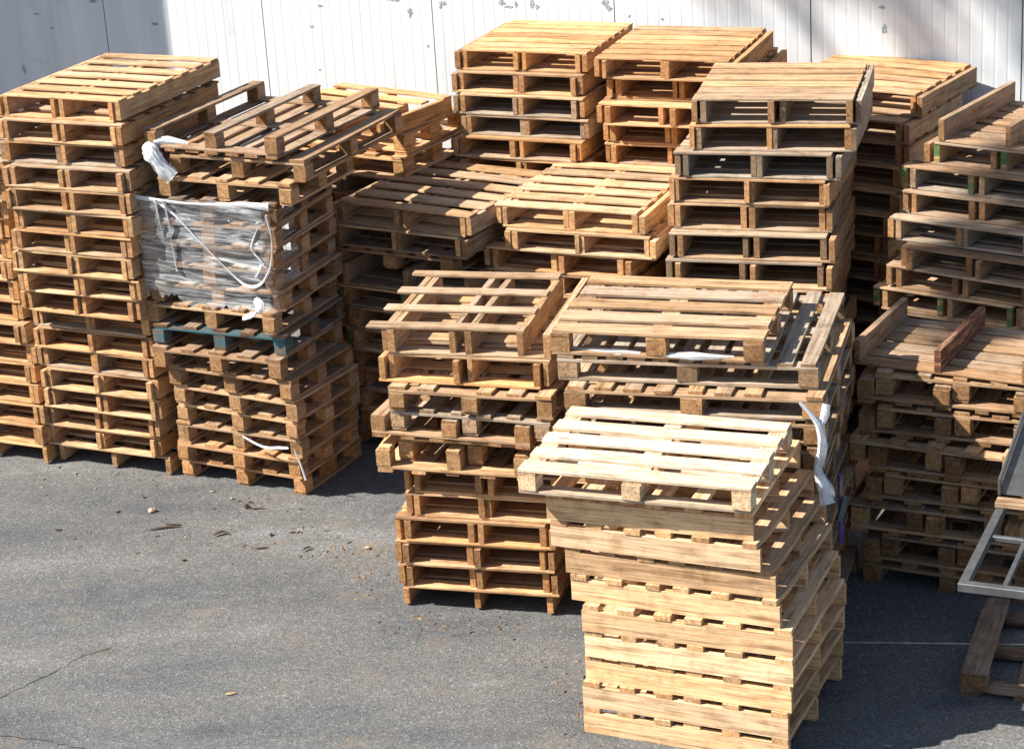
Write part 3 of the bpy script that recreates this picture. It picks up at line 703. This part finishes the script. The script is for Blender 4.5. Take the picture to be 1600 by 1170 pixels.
def strip(name, pts, widths, mat, label, cat, side=(1, 0, 0), seed=0, amp=.25, parent=None):
    """bunched strip of film: a crumpled, closed tube along pts"""
    P = []; W = []
    for k in range(len(pts) - 1):
        for q in range(12):
            t = q / 12; p0, p1, p2, p3 = (Vector(pts[max(0, min(len(pts) - 1, k + d))]) for d in (-1, 0, 1, 2))
            P.append(.5 * (2 * p1 + (p2 - p0) * t + (2 * p0 - 5 * p1 + 4 * p2 - p3) * t * t + (3 * p1 - p0 - 3 * p2 + p3) * t ** 3)); W.append(widths[k] * (1 - t) + widths[k + 1] * t)
    P.append(Vector(pts[-1])); W.append(widths[-1]); s0 = Vector(side).normalized(); nr = 30
    v = []; f = []; uv = []
    for i, (p, w) in enumerate(zip(P, W)):
        d = (P[min(i + 1, len(P) - 1)] - P[max(0, i - 1)]).normalized(); up = d.cross(s0).normalized(); sd = up.cross(d).normalized()
        for k in range(nr):
            an = k * 2 * math.pi / nr
            fr = noise.noise(Vector((k * .55, i * .05 + seed * 7, seed))) + .6 * noise.noise(Vector((math.cos(an) * 4, math.sin(an) * 4 + i * .13, seed + 9))); r = 1 + amp * 2.2 * fr + amp * .8 * math.sin(k * 2.3 + i * .11 + seed)
            q = p + sd * (math.cos(an) * w / 2 * r) + up * (math.sin(an) * w * .17 * r)
            v.append(tuple(q)); uv.append((i * .02, k * .01))
            if i: b = i * nr; f.append((b - nr + k, b - nr + (k + 1) % nr, b + (k + 1) % nr, b + k))
    f.append(tuple(range(nr))); f.append(tuple(range(len(v) - nr, len(v)))[::-1])
    ob = simple(name, v, f, mat, parent, smooth=True, uvs=uv)
    if label: tag(ob, label, cat)
    return ob
film = film_sheet('stretch_film', ((-2.44, 14.52, 0), -23.8), [(-.015, .35), (-.018, .03), (0, -.012), (.5, -.020), (.96, -.015), (.995, .03), (1.0, .34)],
           lambda t: 2.105 + .012 * noise.noise(Vector((t * 20, 0, 0))) - .05 * max(0, t - .8),
           lambda t: 1.43 - .07 * min(1, max(0, (t - .2) / .3)) + .07 * noise.noise(Vector((t * 13, 3, 0))) + .05 * noise.noise(Vector((t * 47, 8, 0))) + .7 * max(0, t - .82), FILM,
           'clear torn stretch film wrapped round the upper part of a brown stack', 'plastic film')
strip('film_rope', [(-2.36, 14.485, 2.095), (-2.2, 14.39, 2.02), (-2.05, 14.31, 1.86), (-1.86, 14.22, 1.66), (-1.72, 14.16, 1.54), (-1.62, 14.12, 1.56), (-1.545, 14.1, 1.68), (-1.52, 14.1, 1.86), (-1.54, 14.1, 2.03)],
      [.02, .03, .014, .012, .03, .03, .026, .016, .03], FILM2, None, None, (0, 1, .3), 2, .25, film)
strip('film_rope', [(-2.24, 14.40, 2.09), (-2.22, 14.385, 1.95), (-2.215, 14.38, 1.8), (-2.20, 14.375, 1.6)], [.05, .02, .014, .02], FILM2, None, None, (0, 1, 0), 5, .25, film)
strip('film_rope', [(-2.44, 14.50, 2.10), (-2.3, 14.44, 2.085), (-2.0, 14.31, 2.075), (-1.7, 14.18, 2.09), (-1.52, 14.11, 2.08)], [.03, .018, .012, .03, .045], FILM2, None, None, (0, 0, 1), 11, .3, film)
strip('film_rope', [(-2.30, 14.43, 2.09), (-2.29, 14.42, 1.95), (-2.27, 14.41, 1.84)], [.03, .014, .008], FILM2, None, None, (0, 1, 0), 12, .3, film)
strip('film_rope', [(-1.60, 14.125, 1.95), (-1.66, 14.15, 1.80), (-1.60, 14.12, 1.70), (-1.65, 14.14, 1.60)], [.008, .03, .02, .03], FILM2, None, None, (0, 1, 0), 13, .3, film)
strip('film_tail', [(-2.33, 14.47, 2.462), (-2.30, 14.44, 2.44), (-2.27, 14.42, 2.385), (-2.225, 14.41, 2.315), (-2.16, 14.41, 2.245)], [.05, .085, .09, .085, .10], FILM2, 'white bunched film hanging from the topmost pallet of the wrapped stack', 'plastic film', (1, 0, .4), 1, .3)
strip('film_tail', [(-2.28, 14.52, 2.455), (-2.18, 14.52, 2.462), (-2.05, 14.50, 2.44)], [.03, .05, .03], FILM2, 'pale blue scrap of film lying on the topmost wrapped-stack pallet', 'plastic film', (0, 0, 1), 3, .3)
strip('film_tail', [(-1.67, 14.10, 1.46), (-1.63, 14.06, 1.43), (-1.66, 14.05, 1.38), (-1.76, 14.08, 1.335)], [.03, .05, .04, .03], FILM2, 'ragged white tongue of film torn out under the wrap', 'plastic film', (1, 0, .6), 7, .35)
strip('film_tail', [(1.522, 11.10, 1.69), (1.575, 11.09, 1.63), (1.625, 11.08, 1.55), (1.638, 11.07, 1.44), (1.62, 11.07, 1.36), (1.613, 11.07, 1.29), (1.65, 11.07, 1.19), (1.662, 11.07, 1.10)],
      [.012, .022, .034, .045, .046, .038, .055, .075], FILM2, 'long white film tail hanging at the corner of the wide stack', 'plastic film', (1, .2, 0), 4, .3)
strip('film_tail', [(1.67, 11.12, 1.66), (1.655, 11.10, 1.60), (1.63, 11.085, 1.55)], [.03, .035, .03], FILM2, 'short bluish film end beside the long hanging film tail', 'plastic film', (1, 0, 0), 6, .3)
strip('film_tail', [(.33, 11.80, 1.818), (.6, 11.70, 1.82), (.72, 11.65, 1.822)], [.03, .06, .03], FILM2, 'crumpled film under the left half of the slatted pallet top', 'plastic film', (0, 1, 0), 8, .3)
strip('film_tail', [(.84, 11.61, 1.82), (1.0, 11.55, 1.822), (1.22, 11.50, 1.82)], [.05, .08, .03], FILM2, 'crumpled film under the right half of the slatted pallet top', 'plastic film', (0, 1, 0), 9, .3)
strip('strapping', [(-1.87, 14.25, .43), (-1.72, 14.14, .385), (-1.60, 14.07, .40), (-1.54, 14.03, .41)], [.014, .018, .022, .012], FILM2, 'white strapping lying in the lower opening of the film-wrapped stack', 'strap', (0, 0, 1), 2, .1)
strip('strapping', [(-1.497, 13.995, .40), (-1.465, 13.99, .30), (-1.44, 13.985, .19)], [.012, .012, .014], FILM2, 'white strap end dangling down the front corner of the film-wrapped stack', 'strap', (1, 0, 0), 3, .1)
# painted marks on the corner posts of the wide stack
for (z, mt, nm, lb) in ((.98, PURPLE, 'painted_batten', 'violet painted batten standing at the right corner of the wide stack'), ):
    mb = MB(); mb.board('y', (0, 0, 0), .42, .02, .03, segs=4); me = mb.mesh('batten', [mt])
    o = link('painted_batten', me, None, TONE['tan'], (1.80, 11.50, .87), (rad(90), 0, rad(4))); tag(o, lb, 'batten')
mb = MB(); mb.board('y', (0, 0, 0), .15, .03, .034, segs=3)
o = link('painted_batten', mb.mesh('batten', [BLUE]), None, TONE['tan'], (1.805, 11.475, .88), (rad(90), rad(14), rad(4))); tag(o, 'teal painted batten crossing the violet batten of the wide stack', 'batten')

# ------------------------------------------------------------------ steel trolley at the right edge
def tube(mb, p, q, w, h=None):
    p, q = Vector(p), Vector(q); d = (q - p).normalized(); h = h or w
    up = Vector((0, 0, 1)) if abs(d.z) < .9 else Vector((0, 1, 0))
    s = d.cross(up).normalized(); u = s.cross(d).normalized()
    c = .004
    pr = [(-w / 2 + c, -h / 2), (w / 2 - c, -h / 2), (w / 2, -h / 2 + c), (w / 2, h / 2 - c), (w / 2 - c, h / 2), (-w / 2 + c, h / 2), (-w / 2, h / 2 - c), (-w / 2, -h / 2 + c)]
    mb.ring([[tuple(r + s * a + u * b) for a, b in pr] for r in (p, q)], [0, 1])
tr = empty('steel_trolley', (2.62, 10.95, 0), (0, 0, rad(-24)))
tag(tr, 'grey galvanised steel trolley with open frame and sloping plate at right edge', 'trolley')
inv = tr.matrix_world
TM = Matrix.Translation(Vector((2.62, 10.95, 0))) @ Matrix.Rotation(rad(-24), 4, 'Z')
def loc(x, y, z): return TM.inverted() @ Vector((x, y, z))
A0 = loc(2.271, 10.56, .8); xa, ya = A0.x, A0.y; LX, LY = .95, 1.10
mb = MB()
tube(mb, (xa, ya, .815), (xa + LX, ya, .815), .05); tube(mb, (xa + .025, ya + .027, .8155), (xa + .025, ya + LY - .03, .8155), .05)
tube(mb, (xa, ya + LY, .8145), (xa + LX, ya + LY, .8145), .05); tube(mb, (xa + LX - .025, ya + .027, .8155), (xa + LX - .025, ya + LY - .03, .8155), .05)
link('frame', mb.mesh('frame', [STEEL]), tr)
for k in (.235, .48, .72):
    mb = MB(); tube(mb, (xa + k, ya + .026, .818), (xa + k, ya + LY - .026, .818), .028, .03); link('crossbar', mb.mesh('crossbar', [STEEL]), tr)
mb = MB(); tube(mb, (xa + .05, ya + .62, .817), (xa + .235 - .015, ya + .62, .817), .03, .03); link('crossbar', mb.mesh('crossbar', [STEEL]), tr)
# sloping end plate with folded rim
def plate(pts, th, name):
    v = [tuple(p) for p in pts]; nrm = (Vector(pts[1]) - Vector(pts[0])).cross(Vector(pts[2]) - Vector(pts[0])).normalized() * th
    v += [tuple(Vector(p) + nrm) for p in pts]; n = len(pts)
    f = [tuple(range(n))[::-1], tuple(range(n, 2 * n))] + [(i, (i + 1) % n, n + (i + 1) % n, n + i) for i in range(n)]
    return simple(name, v, f, STEEL, tr)
yb = ya + LY - .02
plate([(xa + .0, yb, .877), (xa + LX, yb, .877), (xa + LX, yb + .10, 1.50), (xa + .155, yb + .10, 1.50), (xa + .0, yb + .015, .97)], .004, 'end_plate')
mb = MB(); tube(mb, (xa + .0, yb - .012, .97), (xa + .155, yb + .075, 1.50), .018); tube(mb, (xa + .0, yb - .012, .877), (xa + .0, yb - .012, .97), .018)
link('plate_rim', mb.mesh('plate_rim', [STEEL]), tr)
mb = MB(); mb.box(xa - .005, xa + LX, yb - .12, yb - .03, .843, .873, wx=.3); link('ledge_board', mb.mesh('ledge_board', [WOOD]), tr, TONE['tan'])
for yy in (ya + .12, ya + LY - .12):
    mb = MB(); tube(mb, (xa + LX - .025, yy, .12), (xa + LX - .025, yy, .789), .045); tube(mb, (xa + LX - .30, yy, .789), (xa + LX - .045, yy, .30), .035); link('leg', mb.mesh('leg', [STEEL]), tr)
def wheel(c, r, w, axis_rot):
    v = []; f = []; n = 36
    prof = [(.55, -.35), (.9, -.5), (1, -.3), (1, .3), (.9, .5), (.55, .35)]
    for k in range(n):
        a = k * 2 * math.pi / n
        for (rr, ww) in prof: v.append((ww * w, rr * r * math.cos(a), rr * r * math.sin(a)))
    m_ = len(prof)
    for k in range(n):
        for j in range(m_): f.append((k * m_ + j, k * m_ + (j + 1) % m_, ((k + 1) % n) * m_ + (j + 1) % m_, ((k + 1) % n) * m_ + j))
    t = simple('wheel', v, f, RUBBER, tr, smooth=True); t.location = c; t.rotation_euler = axis_rot
    v = []; f = []
    for k in range(n):
        a = k * 2 * math.pi / n
        for (rr, ww) in ((.0, -.12), (.2, -.42), (.25, -.2), (.54, -.22), (.54, .22), (.25, .2), (.2, .42), (0, .12)): v.append((ww * w, rr * r * math.cos(a), rr * r * math.sin(a)))
    for k in range(n):
        for j in range(7): f.append((k * 8 + j, k * 8 + j + 1, ((k + 1) % n) * 8 + j + 1, ((k + 1) % n) * 8 + j))
    simple('hub', v, f, STEEL, t, smooth=True)
wheel((xa + LX - .10, ya + .12, .12), .12, .06, (0, 0, 0)); wheel((xa + LX - .10, ya + LY - .12, .12), .12, .06, (0, 0, 0))
wheel((xa + .50, ya + .60, .62), .155, .09, (0, 0, rad(70)))

# broken dark pallet lying under the trolley
bp_ = empty('broken_pallet', (2.985, 11.12, 0), (0, 0, rad(-20.5)))
tag(bp_, 'broken dark weathered pallet lying on the asphalt below the steel trolley', 'pallet')
blocky(bp_, 'dark', 1.0, .95, .135, True, 'y', n=4, bw=.11, bx=.14, by=.12, bt=.024)

# ------------------------------------------------------------------ bits on the asphalt
def stick(x, y, ln, w, ang, seed, mat, label, cat, bend=.0, name='bark_strip', h=.012):
    r = random.Random(seed); v = []; f = []; n = 8
    for i in range(n + 1):
        t = i / n; s = (t - .5) * ln; b = bend * math.sin(t * math.pi) + r.uniform(-.1, .1) * w
        hw = w / 2 * (1 - abs(2 * t - 1) ** 2.2) * r.uniform(.7, 1.2) + .001
        for k in range(6):
            a = k * math.pi / 3
            v.append((s, b + math.cos(a) * hw, .002 + h / 2 + math.sin(a) * min(hw * .6, h / 2) + bend * .3 * math.sin(t * math.pi)))
        if i:
            for k in range(6): f.append(((i - 1) * 6 + k, (i - 1) * 6 + (k + 1) % 6, i * 6 + (k + 1) % 6, i * 6 + k))
    f += [tuple(range(6)), tuple(range(n * 6, n * 6 + 6))[::-1]]
    o = simple(name, v, f, mat); o.location = (x, y, 0); o.rotation_euler = (0, 0, rad(ang)); tag(o, label, cat)
    return o
stick(-2.39, 13.74, .24, .022, 7, 1, BARK, 'longest dark bark strip on the asphalt below the left stacks', 'bark', .012)
stick(-2.34, 13.80, .13, .015, -12, 2, BARK, 'thin bark sliver just above the longest bark strip', 'bark')
stick(-1.86, 14.0, .05, .04, 40, 3, BARK, 'dark bark lump on the asphalt in front of the film-wrapped stack', 'bark', .01, h=.03)
stick(-1.79, 13.975, .13, .012, -4, 4, BARK, 'thin twig beside the dark bark lump', 'twig')
stick(-1.99, 13.565, .12, .028, 12, 5, BARK, 'curved dark bark curl on the asphalt', 'bark', .03, h=.025)
stick(-1.66, 13.53, .04, .022, 70, 6, BARK, 'small bark chip right of the bark curl', 'bark', h=.02)
stick(-1.52, 13.55, .05, .012, 10, 7, BARK, 'small bark chip furthest right of the bark curl', 'bark')
stick(-1.71, 13.33, .10, .016, 8, 8, BARK, 'forked bark chip below the bark curl', 'bark', h=.014)
stick(-1.40, 13.26, .08, .022, 35, 9, BARK, 'upturned bark chip between curl and front stack', 'bark', .01, h=.028)
stick(-1.005, 13.225, .04, .03, 5, 10, CHIP, 'small pale wood chip left of the front stack', 'wood chip', name='wood_chip', h=.02)
stick(-3.12, 13.83, .06, .018, -5, 11, BARK, 'lone bark chip at the left of the asphalt', 'bark')
stick(-2.75, 14.07, .05, .014, 50, 12, BARK, 'bark splinter between left edge and orange stone', 'bark')
stick(-2.60, 14.29, .035, .015, 0, 13, BARK, 'bark crumb nearest the tall left stack', 'bark')
stick(-2.13, 14.31, .03, .012, 0, 14, CHIP, 'tiny light splinter before the film-wrapped stack', 'wood chip', name='wood_chip')
stick(-1.98, 14.17, .03, .02, 20, 15, CHIP, 'yellow wood crumb below the film-wrapped stack', 'wood chip', name='wood_chip')
stick(-2.20, 13.22, .035, .02, 20, 16, BARK, 'dark crumb alone in the middle of the asphalt', 'bark')
stick(-1.72, 11.38, .07, .022, 8, 17, CHIP, 'pale wood splinter on the near asphalt', 'wood chip', name='wood_chip')
stick(1.97, 11.95, .02, .012, 8, 18, CHIP, 'tiny light chip on the shaded asphalt by the right stack', 'wood chip', name='wood_chip')
def stone(x, y, s, seed, mat, label):
    import bmesh
    bm = bmesh.new(); bmesh.ops.create_icosphere(bm, subdivisions=2, radius=s)
    for v in bm.verts:
        k = 1 + .35 * noise.noise(v.co / s * 1.3 + Vector((seed, 0, 0))); v.co = Vector((v.co.x * k, v.co.y * k * .8, v.co.z * k * .65))
    me = bpy.data.meshes.new('stone'); bm.to_mesh(me); bm.free(); me.materials.append(mat)
    o = link('stone', me, None, None, (x, y, s * .5)); tag(o, label, 'stone'); return o
stone(-2.515, 14.04, .028, 1, STONE, 'orange-pink stone on the asphalt before the left stacks')
# scattered grit: nobody could count it
r_ = random.Random(77); v = []; f = []
for k in range(1500):
    x = r_.uniform(-4.2, 3.6); y = r_.uniform(9.8, 15); s = r_.uniform(.002, .0055) * (1.5 if r_.random() < .06 else 1); z = s * .4; b = len(v)
    for (a, c_) in ((1, 0), (0, 1), (-1, 0), (0, -1)):
        j = r_.uniform(.6, 1.3); v.append((x + a * s * j, y + c_ * s * j, .0005))
    v.append((x, y, z * 1.6)); f += [(b, b + 1, b + 4), (b + 1, b + 2, b + 4), (b + 2, b + 3, b + 4), (b + 3, b, b + 4)]
grit = simple('grit', v, f, plain('grit_stone', (.30, .27, .23), .9, 0, .5, 9)); tag(grit, kind='stuff')

# bark and wood crumbs gathered along the foot of the stacks, too many and too small to count
v = []; f = []
for k in range(420):
    q = r_.random(); bx_, by_ = r_.choice([((-3.4, 15.0), (-1.5, 14.05)), ((-1.5, 14.0), (-.8, 12.5)), ((-.8, 12.3), (.2, 12.0)), ((-3.0, 13.8), (-.9, 13.2)), ((.1, 11.9), (.3, 10.6)), ((1.4, 10.6), (2.2, 12.0))])
    x = bx_[0] + (by_[0] - bx_[0]) * q + r_.gauss(0, .09); y = bx_[1] + (by_[1] - bx_[1]) * q - abs(r_.gauss(0, .16))
    a = r_.uniform(0, 3.14); l_ = r_.uniform(.004, .017); w_ = l_ * r_.uniform(.2, .5); c_, s_ = math.cos(a), math.sin(a); b = len(v)
    for (p_, q_) in ((-l_, -w_), (l_, -w_), (l_, w_), (-l_, w_)):
        v.append((x + p_ * c_ - q_ * s_, y + p_ * s_ + q_ * c_, .0006))
    for (p_, q_) in ((-l_ * .8, 0), (l_ * .8, 0)): v.append((x + p_ * c_, y + p_ * s_, w_ * 1.1 + .001))
    f += [(b, b + 1, b + 5, b + 4), (b + 1, b + 2, b + 5), (b + 2, b + 3, b + 4, b + 5), (b + 3, b, b + 4)]
tag(simple('wood_crumbs', v, f, plain('crumbs', (.16, .10, .055), .9, 0, .7, 7)), kind='stuff')

# ------------------------------------------------------------------ tall tree added outside the frame, leafy lobes placed to shade wall, stacks and ground
def sunshade(x, y):
    r = random.Random(4); t = empty('sunshade', (x, y, 0)); tag(t, 'tall leafy tree added unseen left of the yard to cast shade', 'sunshade')
    mb = MB(); rings = []; ul = []
    for i in range(13):
        z = i * 1.6; w = .42 * (1 - i / 15) + (.18 if i == 0 else 0); ox = .25 * math.sin(i * .5)
        rings.append([(ox + w * math.cos(a) * (1 + .08 * math.sin(3 * a + i)), w * math.sin(a), z) for a in [k * math.pi / 5 for k in range(10)]]); ul.append(z)
    mb.ring(rings, ul)
    def limb(p, q, w0):
        p, q = Vector(p), Vector(q); d = (q - p).normalized(); s = d.cross(Vector((0, 0, 1))).normalized(); u = s.cross(d); rs = []
        for i in range(6):
            k = i / 5; c = p.lerp(q, k) + Vector((0, 0, .5 * math.sin(k * math.pi))); w = w0 * (1 - k * .8)
            rs.append([tuple(c + s * w * math.cos(a) + u * w * math.sin(a)) for a in [j * math.pi / 3 for j in range(6)]])
        mb.ring(rs, [0, 1, 2, 3, 4, 5])
    blobs = []   # (dy, z, radius) in the plane facing the sun
    for (y0, y1, z0, z1, st) in SHADE_LOBES:
        yy = y0
        while yy <= y1 + .01:
            zz = z0
            while zz <= z1 + .01: blobs.append((yy - y, zz, st * .72)); zz += st
            yy += st
    for b in blobs[::9]:
        if b[0] > -5.3: limb((0, 0, min(19, b[1] - 1.5)), (r.uniform(-.4, .4), b[0], max(b[1], 18.8)), .09)
    limb((0, -4.8, 18.8), (0, -7.2, 16.8), .05); limb((0, -7.2, 16.8), (0, -10.7, 14.1), .03)
    link('trunk', mb.mesh('trunk', [BARK]), t)
    v = []; f = []
    for (dy, z, R0) in blobs:
        for k in range(int(620 * R0 * R0)):
            a = r.uniform(0, 2 * math.pi); c = r.uniform(-1, 1); q = R0 * (r.random() ** .4); s = math.sqrt(1 - c * c)
            p = Vector((r.uniform(-.6, .6) + q * s * math.cos(a), dy + q * s * math.sin(a), z + q * c)); sz = r.uniform(.09, .17)
            n1 = Vector((r.gauss(0, 1), r.gauss(0, 1), r.gauss(0, 1))).normalized(); n2 = n1.cross(Vector((r.gauss(0, 1), r.gauss(0, 1), 1))).normalized()
            b = len(v); v += [tuple(p + n1 * sz), tuple(p + n2 * sz * .55), tuple(p - n1 * sz), tuple(p - n2 * sz * .55)]; f.append((b, b + 1, b + 2, b + 3))
    simple('crown', v, f, plain('leaf', (.06, .10, .03), .6, 0, .4, 2), t)
SHADE_LOBES = [(16.9, 21.5, 15.5, 20, .8), (15.2, 16.4, 17.0, 19.8, .7), (14.5, 14.6, 17.8, 19.8, .55), (13.9, 14.0, 18.4, 19.8, .5), (11.45, 12.15, 15.6, 17.2, .45), (7.9, 8.5, 13.3, 14.9, .42)]  # leaf lobes positioned for where their shadows fall
sunshade(-12, 19)
